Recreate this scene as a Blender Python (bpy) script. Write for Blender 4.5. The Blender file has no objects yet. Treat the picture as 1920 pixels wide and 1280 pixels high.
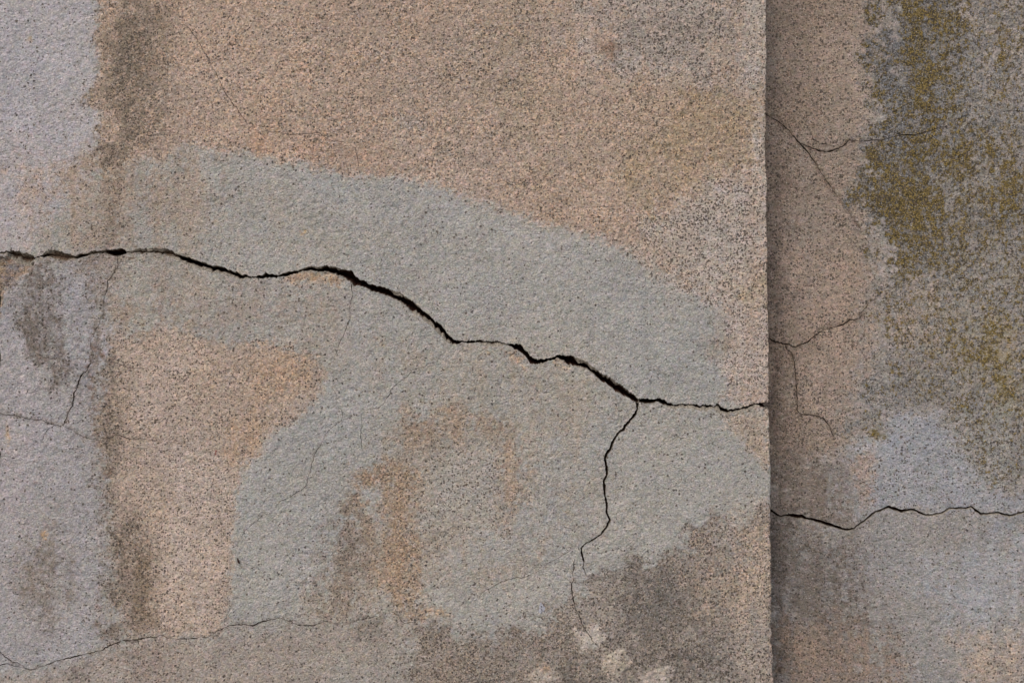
import bpy, math
import numpy as np
from mathutils import Vector
from mathutils.geometry import delaunay_2d_cdt

R = math.radians
# ------------------------------------------------------------------ camera, world, sun, exposure
scene = bpy.context.scene
COL = scene.collection
D = 1870.0                      # camera distance to the front wall face, mm; 1 mm of that face = 1 px of the photograph
cam_d = bpy.data.cameras.new('camera')
cam = bpy.data.objects.new('camera', cam_d)
COL.objects.link(cam)
cam.location = (0, -D / 1000, 1.30)
cam.rotation_euler = (R(90), 0, 0)
cam_d.sensor_width = 36.0
cam_d.lens = 36.0 * D / 1920.0
cam_d.clip_start = 0.05
cam_d.clip_end = 500
cam_d.dof.use_dof = True
cam_d.dof.focus_distance = D / 1000
cam_d.dof.aperture_fstop = 5.6
scene.camera = cam
ZC = 1300.0                     # height of the optical axis above the ground, mm

SUN_EL, SUN_AZ = 46.0, -26.0    # azimuth measured from straight behind the camera towards the left
world = bpy.data.worlds.new('World')
scene.world = world
world.use_nodes = True
wn = world.node_tree
for n in list(wn.nodes):
    wn.nodes.remove(n)
w_out = wn.nodes.new('ShaderNodeOutputWorld')
w_bg = wn.nodes.new('ShaderNodeBackground')
w_sky = wn.nodes.new('ShaderNodeTexSky')
w_sky.sky_type = 'NISHITA'
w_sky.sun_disc = False
w_sky.sun_elevation = R(SUN_EL)
w_sky.sun_rotation = R(180 - SUN_AZ)
w_sky.air_density = 1.0
w_sky.dust_density = 4.0
w_bg.inputs['Strength'].default_value = 0.12
wn.links.new(w_sky.outputs[0], w_bg.inputs['Color'])
wn.links.new(w_bg.outputs[0], w_out.inputs['Surface'])

sun_d = bpy.data.lights.new('sun', 'SUN')
sun_d.energy = 1.5
sun_d.angle = R(42)
sun_d.color = (1.0, 0.995, 0.985)
sun = bpy.data.objects.new('sun', sun_d)
COL.objects.link(sun)
az = R(SUN_AZ)
to_sun = Vector((math.sin(az) * math.cos(R(SUN_EL)), -math.cos(az) * math.cos(R(SUN_EL)), math.sin(R(SUN_EL))))
sun.rotation_euler = to_sun.to_track_quat('Z', 'Y').to_euler()
sun.location = to_sun * 6

scene.view_settings.view_transform = 'Standard'
scene.view_settings.look = 'None'
scene.view_settings.gamma = 1.0
scene.view_settings.exposure = 0.02
scene.view_settings.use_curve_mapping = False
scene.render.engine = 'CYCLES'
scene.cycles.max_bounces = 3
scene.cycles.diffuse_bounces = 2

# ------------------------------------------------------------------ object helpers
def tag(o, label=None, cat=None, group=None, kind=None):
    if cat == 'wall': kind = 'thing'
    for k, v in (('label', label), ('category', cat), ('group', group), ('kind', kind)):
        if v:
            o[k] = v
    return o

def empty(name, loc):
    o = bpy.data.objects.new(name, None)
    COL.objects.link(o)
    o.location = loc
    return o

def link_mesh(name, me, mat, parent=None):
    o = bpy.data.objects.new(name, me)
    COL.objects.link(o)
    me.materials.append(mat)
    if parent is not None:
        o.parent = parent
        o.matrix_parent_inverse = parent.matrix_world.inverted() if False else o.matrix_parent_inverse
        o.location = -Vector(parent.location)
    return o

def mesh_arrays(name, verts, quads, tris, attrs=None, smooth=True):
    """verts (n,3) in metres"""
    quads = np.asarray(quads, dtype=np.int64).reshape(-1, 4)
    tris = np.asarray(tris, dtype=np.int64).reshape(-1, 3)
    allv = np.concatenate([quads.ravel(), tris.ravel()])
    used, inv = np.unique(allv, return_inverse=True)
    v = verts[used]
    me = bpy.data.meshes.new(name)
    me.vertices.add(len(v))
    me.vertices.foreach_set('co', v.astype(np.float32).ravel())
    me.loops.add(len(inv))
    me.loops.foreach_set('vertex_index', inv.astype(np.int32))
    npoly = len(quads) + len(tris)
    me.polygons.add(npoly)
    starts = np.concatenate([np.arange(len(quads)) * 4, len(quads) * 4 + np.arange(len(tris)) * 3]).astype(np.int32)
    me.polygons.foreach_set('loop_start', starts)
    me.polygons.foreach_set('use_smooth', np.full(npoly, smooth))
    me.update(calc_edges=True)
    if attrs:
        for an, arr in attrs.items():
            a = me.attributes.new(an, 'FLOAT_COLOR', 'POINT')
            a.data.foreach_set('color', arr[used].astype(np.float32).ravel())
    me.validate()
    return me

# ------------------------------------------------------------------ numpy noise
def _hash(ix, iy, seed):
    h = (ix.astype(np.int64) * 374761393 + iy.astype(np.int64) * 668265263 + seed * 1274126177) & 0xffffffff
    h = ((h ^ (h >> 13)) * 1274126177) & 0xffffffff
    h = ((h ^ (h >> 16)) * 2246822519) & 0xffffffff
    return ((h ^ (h >> 15)) & 0xffffff) / float(0xffffff)

def vnoise(x, y, size, seed=0):
    """smooth value noise, -1..1, feature size in mm"""
    x = np.asarray(x, dtype=np.float64) / size + 1000.37
    y = np.asarray(y, dtype=np.float64) / size + 1000.71
    ix = np.floor(x); iy = np.floor(y)
    fx = x - ix; fy = y - iy
    ix = ix.astype(np.int64); iy = iy.astype(np.int64)
    fx = fx * fx * fx * (fx * (fx * 6 - 15) + 10)
    fy = fy * fy * fy * (fy * (fy * 6 - 15) + 10)
    a = _hash(ix, iy, seed); b = _hash(ix + 1, iy, seed)
    c = _hash(ix, iy + 1, seed); d = _hash(ix + 1, iy + 1, seed)
    return ((a * (1 - fx) + b * fx) * (1 - fy) + (c * (1 - fx) + d * fx) * fy) * 2 - 1

def fbm(x, y, size, octaves=4, seed=0, gain=0.5):
    s = 0; amp = 1.0; tot = 0
    for o in range(octaves):
        # rotate each octave a little so the lattice does not show
        a = 0.6 * o + 0.3
        xr = x * math.cos(a) - y * math.sin(a); yr = x * math.sin(a) + y * math.cos(a)
        s = s + amp * vnoise(xr, yr, size, seed + 17 * o)
        tot += amp; amp *= gain; size *= 0.5
    return s / tot

def sstep(a, b, x):
    t = np.clip((x - a) / (b - a), 0, 1)
    return t * t * (3 - 2 * t)

def poly_sd(px, py, poly):
    """signed distance, negative inside"""
    poly = np.asarray(poly, dtype=np.float64)
    d2 = np.full(px.shape, 1e18)
    inside = np.zeros(px.shape, dtype=bool)
    n = len(poly)
    for i in range(n):
        ax, ay = poly[i]; bx, by = poly[(i + 1) % n]
        ex, ey = bx - ax, by - ay
        wx, wy = px - ax, py - ay
        t = np.clip((wx * ex + wy * ey) / (ex * ex + ey * ey + 1e-9), 0, 1)
        dx = wx - ex * t; dy = wy - ey * t
        d2 = np.minimum(d2, dx * dx + dy * dy)
        if ay != by:
            c = ((ay > py) != (by > py)) & (px < ex * (py - ay) / (by - ay) + ax)
            inside ^= c
    d = np.sqrt(d2)
    return np.where(inside, -d, d)

def ell(cx, cy, rx, ry, rot=0, n=14):
    a = R(rot)
    return [(cx + rx * math.cos(t) * math.cos(a) - ry * math.sin(t) * math.sin(a),
             cy + rx * math.cos(t) * math.sin(a) + ry * math.sin(t) * math.cos(a))
            for t in [2 * math.pi * k / n for k in range(n)]]

def lin(c):
    c = np.asarray(c, dtype=np.float64) / 255.0
    return np.where(c <= 0.04045, c / 12.92, ((c + 0.055) / 1.055) ** 2.4)

ALB = 1.12                      # the plaster's albedo relative to how it looks in the overexposed-free photograph

# ------------------------------------------------------------------ stains, coats, wear and painted corner shade: (polygon, softness, raggedness, strength, colour or None, speck, sand, lichen, soot)
N = None
ZONES_FRONT = [
 # pale lilac coat, top left
 ([(-900,-1300),(176,-1300),(176,100),(180,200),(186,290),(170,340),(110,400),(60,470),(-900,480)], 14, 10, 1, (166,160,161), .07, .12, N, 0),
 ([(20,200),(80,215),(150,280),(130,330),(60,380),(-20,400),(-60,300)], 50, 20, .5, (174,169,176), N, N, N, N),
 ([(-30,300),(90,290),(160,330),(100,420),(0,430)], 40, 20, .5, (165,147,136), .3, .2, N, N),
 # brownish transition between the lilac coat and the arc
 ([(100,330),(190,290),(330,290),(420,330),(400,420),(330,470),(150,470),(70,440)], 40, 18, .75, (153,136,121), .22, .3, N, N),
 # bare sandy coat above the arc
 ([(174,-1300),(178,60),(179,160),(186,290),(200,330),(250,310),(310,290),(350,268),(420,282),(470,290),(540,303),(620,318),(690,325),
   (760,335),(830,352),(900,375),(960,398),(1010,415),(1080,430),(1140,450),(1170,468),(1200,485),(1260,525),(1310,560),(1350,592),
   (1345,630),(1316,650),(1330,675),(1366,690),(1352,735),(1356,756),(1440,762),(1800,762),(1800,-1300)], 7, 9, 1, (162,141,124), .34, .95, N, 0),
 ([(190,-1300),(190,150),(200,300),(260,300),(300,240),(310,120),(300,-20),(290,-1300)], 35, 22, .8, (116,103,89), .8, .7, N, N),
 ([(186,40),(188,230),(204,220),(210,60)], 14, 14, .6, (158,138,120), .3, .5, N, N),
 ([(420,-100),(700,-100),(720,120),(620,260),(420,250),(380,100)], 90, 30, .5, (165,142,122), .26, 1, N, N),
 ([(480,250),(700,270),(730,320),(560,300),(430,270)], 22, 10, .6, (168,138,115), .3, 1, N, N),
 ([(640,60),(900,40),(1000,200),(980,330),(800,320),(740,200)], 90, 30, .6, (154,136,121), .4, 1, N, N),
 ([(755,230),(800,225),(800,320),(765,300)], 18, 14, .5, (152,143,135), .35, .8, N, N),
 ([(870,-1300),(1010,-1300),(1030,120),(1120,300),(1050,330),(930,260),(880,120)], 60, 28, .5, (150,132,112), .5, .9, N, N),
 ([(1020,-1300),(1800,-1300),(1800,130),(1430,150),(1300,160),(1200,150),(1130,110)], 85, 24, .9, (153,142,133), .78, .35, N, N),
 ([(1110,10),(1300,0),(1420,-40),(1420,110),(1300,110),(1180,80)], 40, 24, .5, (128,117,108), .85, .3, N, N),
 ([(1395,-100),(1440,-100),(1440,140),(1400,120)], 20, 10, .7, (160,151,142), .45, .3, N, N),
 ([(1130,180),(1290,160),(1345,190),(1290,300),(1180,330),(1100,300)], 35, 20, .8, (155,135,115), .55, .7, N, N),
 ([(1180,420),(1260,370),(1330,340),(1440,330),(1440,560),(1400,640),(1330,590),(1270,520),(1210,480)], 40, 16, .95, (155,143,133), .95, .3, N, N),
 ([(1160,290),(1260,240),(1290,180),(1345,165),(1440,200),(1440,330),(1370,310),(1300,350),(1240,400),(1180,370)], 16, 16, .8, (154,134,108), .25, .9, N, N),
 ([(1395,270),(1442,260),(1446,320),(1410,320)], 14, 12, .6, (166,149,134), .4, .6, N, N),
 ([(1408,-400),(1446,-400),(1446,740),(1418,740)], 20, 14, .5, (167,156,147), .45, .3, N, N),
 ([(1380,520),(1450,500),(1450,580),(1400,570)], 14, 12, .7, (158,142,118), .4, .7, N, N),
 ([(1360,590),(1450,560),(1450,760),(1365,755),(1370,690),(1330,660)], 14, 10, .8, (161,147,137), .8, .3, N, N),
 ([(1316,640),(1350,626),(1372,650),(1345,676),(1322,668)], 7, 7, .8, (128,112,90), .5, .5, .1, N),
 ([(1120,80),(1150,76),(1162,92),(1148,110),(1130,98)], 5, 5, .7, (128,98,78), .3, .6, N, N),
 # cool streaks of the grey arc
 ([(440,296),(640,330),(820,370),(960,420),(1120,470),(1180,520),(1000,480),(820,440),(620,400),(460,360)], 22, 12, .55, (159,157,154), .05, .2, N, N),
 ([(850,560),(1100,500),(1300,580),(1340,660),(1340,750),(1200,740),(1080,650)], 60, 20, .5, (154,152,148), .06, .2, N, N),
 ([(1280,570),(1345,600),(1335,640),(1310,690),(1330,745),(1230,730),(1250,640)], 30, 14, .5, (145,142,135), .05, .2, N, N),
 ([(430,330),(640,440),(860,540),(960,590),(760,560),(560,480),(360,440)], 70, 24, .4, (157,148,138), .12, .25, N, N),
 # below the crack, left part
 ([(-900,482),(80,490),(212,484),(230,700),(190,900),(190,1200),(120,1250),(-900,1210)], 25, 16, .95, (154,150,152), .1, .14, N, 0),
 ([(-60,640),(60,650),(110,760),(90,900),(0,980),(-60,960)], 50, 20, .6, (163,156,158), .04, .1, N, N),
 ([(50,500),(96,500),(120,520),(112,580),(125,640),(135,720),(100,740),(80,690),(50,620),(34,560)], 20, 14, .75, (112,102,94), .4, .2, N, .3),
 ([(150,490),(215,485),(205,560),(195,640),(165,690),(172,600)], 18, 12, .6, (132,118,106), .45, .3, N, .1),
 ([(90,1000),(125,1040),(130,1120),(100,1170),(60,1160),(50,1080)], 35, 16, .6, (125,115,106), .2, .15, N, .2),
 ([(75,1060),(130,980),(110,940),(80,950)], 25, 16, .4, (128,120,112), .2, .15, N, .2),
 ([(200,490),(520,530),(640,540),(660,640),(600,700),(540,650),(400,635),(240,640),(205,600)], 30, 14, .65, (152,140,129), .12, .25, N, N),
 ([(215,560),(330,580),(420,620),(330,640),(220,640)], 25, 16, .5, (142,126,112), .3, .3, N, N),
 ([(150,600),(196,600),(192,800),(178,980),(160,980),(166,800)], 22, 14, .45, (128,118,110), .3, .25, N, .1),
 ([(232,700),(262,700),(268,1180),(236,1180)], 14, 12, .5, (126,108,92), .6, .5, N, .1),
 ([(284,-300),(330,-300),(322,240),(290,250)], 22, 14, .5, (134,117,100), .6, .7, N, N),
 ([(200,60),(225,60),(228,420),(200,470)], 14, 12, .5, (120,106,92), .7, .5, N, N),
 # sandy patch, lower left
 ([(206,640),(300,622),(380,628),(440,642),(520,648),(585,668),(616,700),(603,745),(565,770),(530,800),(480,842),(452,880),(440,940),
   (432,1020),(436,1090),(425,1168),(400,1192),(320,1196),(250,1196),(215,1150),(208,1000),(203,850),(198,740)], 6, 9, 1, (161,143,128), .42, .55, N, 0),
 ([(470,650),(560,665),(606,700),(590,740),(530,770),(470,760),(450,700)], 20, 14, .7, (165,141,119), .25, .9, N, N),
 ([(440,770),(510,790),(470,840),(430,880),(420,820)], 18, 14, .7, (163,137,113), .3, .8, N, N),
 ([(400,680),(470,690),(460,740),(400,740)], 20, 14, .6, (150,136,128), .5, .4, N, N),
 ([(225,640),(350,640),(360,760),(340,880),(230,860)], 35, 20, .6, (165,147,134), .45, .3, N, N),
 ([(330,860),(410,850),(420,1080),(380,1170),(310,1150)], 30, 18, .6, (168,151,138), .42, .35, N, N),
 ([(204,660),(225,680),(225,820),(212,930),(240,960),(270,1000),(270,1120),(295,1180),(240,1200),(190,1180),(190,960),(206,880)], 26, 16, .72, (118,105,93), .75, .45, N, .2),
 ([(188,690),(208,700),(206,830),(190,880),(176,800)], 12, 10, .5, (134,118,104), .35, .2, N, .1),
 ([(250,1060),(280,1050),(290,1180),(250,1190)], 20, 14, .6, (120,103,84), .7, .5, N, .2),
 # sandy patch, lower middle
 ([(690,870),(730,830),(790,780),(880,770),(970,800),(1000,860),(995,930),(975,985),(900,1000),(840,1040),(800,1080),(780,1130),(830,1150),(740,1165),(600,1172),
   (560,1160),(590,1090),(610,1010),(655,965),(680,920)], 30, 16, .85, (149,137,124), .4, .5, N, 0),
 ([(682,880),(720,860),(785,880),(790,960),(790,1060),(770,1140),(730,1130),(690,1060),(672,980)], 16, 12, .75, (148,127,106), .4, .9, N, N),
 ([(612,990),(680,960),(690,1080),(660,1150),(600,1160),(595,1080)], 22, 16, .8, (126,112,99), .6, .5, N, .1),
 ([(925,810),(960,820),(992,880),(975,960),(945,990),(935,900)], 14, 12, .5, (154,133,113), .3, .8, N, N),
 ([(750,770),(860,760),(960,790),(960,830),(860,820),(770,830)], 22, 14, .6, (148,128,108), .25, .6, N, N),
 ([(800,850),(920,840),(935,960),(870,1010),(800,1000)], 22, 14, .9, (150,144,136), .45, .3, N, N),
 ([(770,1150),(800,1140),(830,1145),(800,1158),(770,1160)], 6, 6, .8, (166,140,112), .2, .9, N, N),
 # warm veil over the grey coat, middle right
 ([(690,640),(900,660),(1080,700),(1180,780),(1130,900),(1130,1000),(1040,1000),(1010,860),(900,740),(740,760)], 50, 24, .5, (155,145,132), .1, .3, N, N),
 ([(880,1020),(1060,1000),(1080,1060),(900,1110),(850,1080)], 40, 20, .4, (152,139,125), .1, .3, N, N),
 ([(1200,780),(1400,800),(1440,900),(1430,960),(1300,980),(1220,900)], 50, 20, .5, (155,152,146), .05, .2, N, N),
 ([(1330,985),(1450,930),(1450,1010),(1370,1010)], 20, 12, .6, (160,146,134), .3, .4, N, N),
 ([(1358,778),(1438,768),(1445,770),(1446,890),(1420,860),(1385,828),(1362,800)], 7, 7, .9, (157,140,123), .6, .6, N, N),
 ([(610,650),(660,700),(690,760),(640,850),(600,980),(560,980),(580,860),(500,840),(560,770),(625,720)], 20, 10, .6, (158,156,153), .06, .12, N, N),
 ([(530,980),(620,960),(590,1060),(540,1140),(480,1150),(500,1040)], 30, 14, .45, (157,155,153), .1, .12, N, N),
 ([(640,560),(700,600),(680,700),(630,690)], 20, 10, .4, (155,153,152), .06, .12, N, N),
 # small exposed spots along the crack
 ([(533,522),(552,512),(580,510),(620,512),(645,522),(636,536),(600,528),(570,532),(548,534)], 4, 5, .85, (160,133,106), .35, 1, N, N),
 ([(952,662),(966,664),(985,680),(982,692),(964,682)], 4, 4, .85, (166,142,120), .2, .9, N, N),
 ([(1036,676),(1056,676),(1064,688),(1046,692)], 4, 4, .8, (162,140,118), .2, .9, N, N),
 ([(912,650),(925,652),(922,662),(910,660)], 4, 4, .6, (160,134,106), .2, .9, N, N),
 # bottom: dark speckled damp zone
 ([(752,1186),(800,1170),(860,1192),(960,1182),(1010,1168),(1040,1140),(1062,1118),(1140,1078),(1200,1060),(1260,1030),(1290,1000),(1330,976),(1380,990),(1440,962),(1800,940),(1800,3000),(740,3000),(752,1260)],
   24, 20, .97, (127,116,106), .8, .7, N, 0),
 ([(1150,1080),(1270,1050),(1330,1100),(1290,1180),(1200,1200),(1120,1140)], 45, 24, .6, (101,96,91), .85, .5, N, .25),
 ([(1090,1230),(1240,1180),(1440,1160),(1440,1400),(1060,1400)], 60, 26, .5, (106,99,92), .85, .6, N, .2),
 ([(1380,1000),(1450,980),(1452,1280),(1380,1280)], 22, 14, .7, (155,140,126), .6, .7, N, N),
 ([(1290,1040),(1400,1020),(1390,1130),(1320,1160)], 35, 20, .6, (148,132,117), .6, .8, N, N),
 ([(1335,1000),(1360,996),(1364,1014),(1340,1016)], 8, 8, .6, (158,150,142), .1, .3, N, N),
 ([(1080,1188),(1112,1176),(1140,1196),(1122,1216),(1096,1214)], 7, 8, .95, (172,162,151), .08, .3, N, N),
 ([(1135,1222),(1170,1215),(1182,1240),(1160,1268),(1132,1258)], 8, 9, .95, (174,160,143), .1, .4, N, N),
 ([(990,1258),(1030,1254),(1050,1280),(1000,1290)], 8, 9, .9, (172,160,148), .1, .4, N, N),
 ([(1200,1262),(1250,1256),(1262,1290),(1210,1292)], 8, 9, .9, (172,160,148), .1, .4, N, N),
 ([(1010,1248),(1028,1246),(1030,1256),(1014,1258)], 4, 4, .7, (165,130,92), .1, .6, N, N),
 ([(1060,1120),(1150,1090),(1170,1160),(1110,1170),(1060,1160)], 16, 12, .6, (146,135,124), .5, .4, N, N),
 # below the bottom crack
 ([(-900,1262),(60,1262),(200,1222),(300,1200),(400,1196),(430,1176),(540,1166),(600,1176),(700,1164),(750,1182),(752,1260),(740,3000),(-900,3000)], 12, 8, .85, (149,137,127), .22, .35, N, 0),
 ([(230,1215),(330,1205),(320,1300),(220,1300)], 35, 16, .5, (138,123,112), .3, .35, N, .1),
 ([(100,1265),(170,1250),(150,1300),(90,1300)], 20, 12, .6, (122,112,106), .3, .3, N, .2),
 ([(670,1160),(715,1155),(720,1180),(700,1200),(672,1195)], 10, 8, .7, (112,102,92), .3, .3, N, .3),
 ([(600,1190),(740,1190),(745,1280),(600,1300)], 40, 16, .6, (148,143,136), .15, .25, N, N),
 ([(440,1160),(560,1172),(560,1190),(440,1190)], 14, 8, .4, (148,146,143), .15, .2, N, N),
 # exposed undercoat at the left end
 ([(-40,476),(40,486),(60,492),(54,506),(30,528),(12,548),(2,590),(-40,600)], 5, 6, 1, (138,120,102), .3, 1, N, 0),
 ([(60,480),(78,478),(90,470),(120,470),(150,480),(250,466),(300,464),(330,478),(300,482),(150,492),(80,490),(62,500)], 4, 4, .35, (118,100,84), .3, .4, N, N),
 ([(8,494),(28,490),(40,494),(30,506),(14,512),(6,506)], 5, 5, .85, (104,106,114), .2, .8, N, N),
 ([(4,524),(18,520),(22,530),(10,540)], 5, 5, .8, (112,104,114), .2, .8, N, N),
 ([(12,482),(22,482),(22,492),(10,490)], 3, 3, .8, (150,116,86), 0, .6, N, N),
 ([(10,795),(16,800),(22,830),(14,834)], 3, 4, .6, (176,146,108), .1, .4, N, N),
 ([(75,1000),(88,996),(86,1012),(76,1010)], 3, 3, .6, (172,140,100), .1, .4, N, N),
 ([(51,70),(58,70),(57,80),(50,79)], 3, 2, .6, (172,148,112), .1, .4, N, N),
 ([(564,432),(572,430),(572,440),(565,441)], 2.5, 2, .8, (180,146,96), .1, .4, N, N),
 ([(398,845),(404,843),(407,850),(402,854)], 1.5, 2, .9, (112,44,30), .1, .2, N, N),
 ([(208,874),(214,874),(206,894),(200,896)], 3, 3, .6, (104,84,70), .2, .2, N, N),
]
# rust drips along the grey coat
for (x0, y0, x1, y1, w) in [(172,722,176,800,4),(168,690,172,716,6),(176,650,190,668,8)]:
    ZONES_FRONT.append(([(x0 - w, y0), (x0 + w, y0), (x1 + w, y1), (x1 - w, y1)], 3, 4, .55, (120,98,82), .2, .3, N, N))

ZONES_SIDE = [
 ([(1300,-1500),(1640,-1500),(1650,100),(1620,300),(1640,500),(1600,800),(1560,870),(1300,880)], 30, 20, 1, (134,118,104), .62, .22, 0, 0),
 ([(1430,-1500),(1540,-1500),(1550,100),(1520,400),(1530,880),(1430,900)], 50, 20, .7, (122,107,95), .66, .25, N, N),  # this and the next two: corner shade and brown dirt darkened into the colour
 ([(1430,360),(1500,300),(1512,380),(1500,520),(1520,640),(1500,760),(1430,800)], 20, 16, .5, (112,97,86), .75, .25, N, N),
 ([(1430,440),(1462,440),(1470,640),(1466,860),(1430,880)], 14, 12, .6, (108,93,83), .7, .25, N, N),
 ([(1560,60),(1640,80),(1650,200),(1600,220),(1550,150)], 30, 18, .7, (150,133,120), .4, .15, N, N),
 ([(1480,440),(1600,500),(1640,540),(1590,640),(1500,620),(1490,540)], 35, 18, .6, (148,129,115), .5, .2, N, N),
 ([(1500,640),(1640,600),(1640,760),(1540,790),(1500,740)], 35, 18, .5, (147,129,115), .55, .2, N, N),
 # lichen ground
 ([(1650,-1500),(1668,40),(1655,150),(1618,260),(1622,400),(1652,470),(1640,545),(1655,640),(1640,700),(1600,760),(1580,800),(1640,820),(1655,775),(1720,770),
   (1770,790),(1800,840),(1830,900),(1900,925),(2800,930),(2800,-1500)], 24, 24, 1, (132,126,119), .45, .4, .48, .6),
 ([(1660,-1500),(1820,-1500),(1800,120),(1760,300),(1700,480),(1640,470),(1620,380),(1640,200),(1655,60)], 34, 26, .75, (119,113,108), .4, .4, .74, .85),
 ([(1625,290),(1700,300),(1800,420),(1820,520),(1680,520),(1640,440)], 25, 20, .8, (122,112,98), .4, .4, .88, .75),
 ([(1800,-1500),(2800,-1500),(2800,160),(1900,200),(1830,120)], 40, 24, .8, (152,141,132), .3, .35, .5, .6),
 ([(1760,300),(1930,260),(1930,460),(1800,480)], 40, 26, .6, (128,118,104), .35, .4, .85, .6),
 ([(1690,520),(1930,460),(1930,780),(1800,760),(1700,680)], 40, 26, .6, (140,132,121), .35, .35, .56, .35),
 ([(1830,620),(1930,600),(1930,780),(1860,760)], 30, 20, .6, (136,124,96), .35, .35, .8, .25),
 ([(1655,540),(1760,540),(1770,640),(1690,680),(1650,620)], 30, 22, .6, (148,134,122), .4, .3, .55, .35),
 ([(1715,-300),(1745,-300),(1752,200),(1728,420),(1712,300)], 16, 14, .6, (104,96,80), .5, .4, .92, .8),
 ([(1765,60),(1785,60),(1790,330),(1768,360)], 12, 12, .5, (112,104,84), .5, .4, .95, .5),
 ([(1875,60),(1895,60),(1890,420),(1872,420)], 14, 12, .5, (118,108,84), .4, .4, .95, .4),
 ([(1660,60),(1700,60),(1690,330),(1665,300)], 18, 14, .5, (104,102,102), .5, .4, .4, 1.0),
 # blue-grey coat under it
 ([(1585,842),(1620,826),(1652,810),(1662,782),(1730,774),(1780,800),(1810,850),(1840,910),(1900,930),(2800,940),(2800,970),(1890,966),(1660,952),(1600,985),(1540,940),(1550,880)], 9, 10, 1, (141,141,144), .28, .12, .05, .1),
 ([(1790,775),(1930,770),(1930,915),(1850,900),(1800,850)], 30, 24, .5, (140,137,130), .4, .3, .5, .2),
 ([(1540,880),(1600,860),(1640,940),(1600,985),(1560,980)], 18, 12, .8, (138,131,126), .15, .2, 0, 0),
 ([(1600,866),(1640,845),(1642,880),(1634,940),(1618,944),(1604,900)], 6, 8, .85, (148,131,119), .4, .3, 0, 0),
 ([(1624,806),(1656,800),(1658,820),(1640,830)], 6, 6, .8, (128,112,74), .3, .3, .9, 0),
 ([(1430,850),(1570,870),(1580,985),(1430,975)], 35, 16, .95, (116,105,97), .3, .3, 0, 0),  # by the inner corner: dirt, with the recess shade put into the colour
 # below the side crack
 ([(1300,962),(1460,966),(1600,992),(1660,955),(1900,968),(2800,968),(2800,3000),(1300,3000)], 5, 4, 1, (141,137,134), .14, .22, 0, 0),
 ([(1750,1060),(1930,1000),(1930,1180),(1850,1200),(1750,1140)], 50, 20, .8, (152,153,157), .05, .15, N, N),
 ([(1430,940),(1560,985),(1600,1080),(1640,1180),(1680,1330),(1430,1400)], 70, 20, .95, (108,98,90), .42, .4, 0, .1),  # wide fall-off from the corner: brown dirt plus painted shade
 ([(1430,960),(1480,970),(1480,1300),(1430,1300)], 24, 12, .6, (96,87,81), .55, .4, 0, .1),  # narrow strip along the corner: painted shade over the dirt
 ([(1470,1170),(1620,1180),(1700,1240),(1690,1400),(1470,1400)], 30, 20, .7, (134,116,102), .5, .5, 0, .1),
 ([(1456,1215),(1474,1210),(1478,1236),(1464,1238)], 5, 5, .8, (92,84,78), .3, .3, N, .4),
 ([(1785,1200),(1930,1180),(1930,1300),(1820,1290)], 30, 20, .7, (158,142,128), .3, .5, N, N),
 ([(1460,1252),(1465,1240),(1468,1252),(1463,1260)], 2, 2, .9, (66,52,44), .3, .3, N, N),
]

def warp(nx, ny):
    r1 = fbm(nx, ny, 36, 3, 3); r2 = fbm(nx, ny, 9, 2, 9, .7)
    r3 = fbm(nx, ny, 36, 3, 31); r4 = fbm(nx, ny, 9, 2, 37, .7)
    f1 = vnoise(nx * .8 - ny * .6, nx * .6 + ny * .8, 4.2, 131); f2 = vnoise(nx * .6 + ny * .8, ny * .6 - nx * .8, 4.2, 137)
    return r1, r2, r3, r4, f1, f2

def warped(x, y, W, sel, rag):
    r1, r2, r3, r4, f1, f2 = W
    return (x[sel] + rag * (1.5 * r1[sel] + .7 * r2[sel]) + (3 + .25 * rag) * f1[sel],
            y[sel] + rag * (1.5 * r3[sel] + .7 * r4[sel]) + (3 + .25 * rag) * f2[sel])

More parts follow.
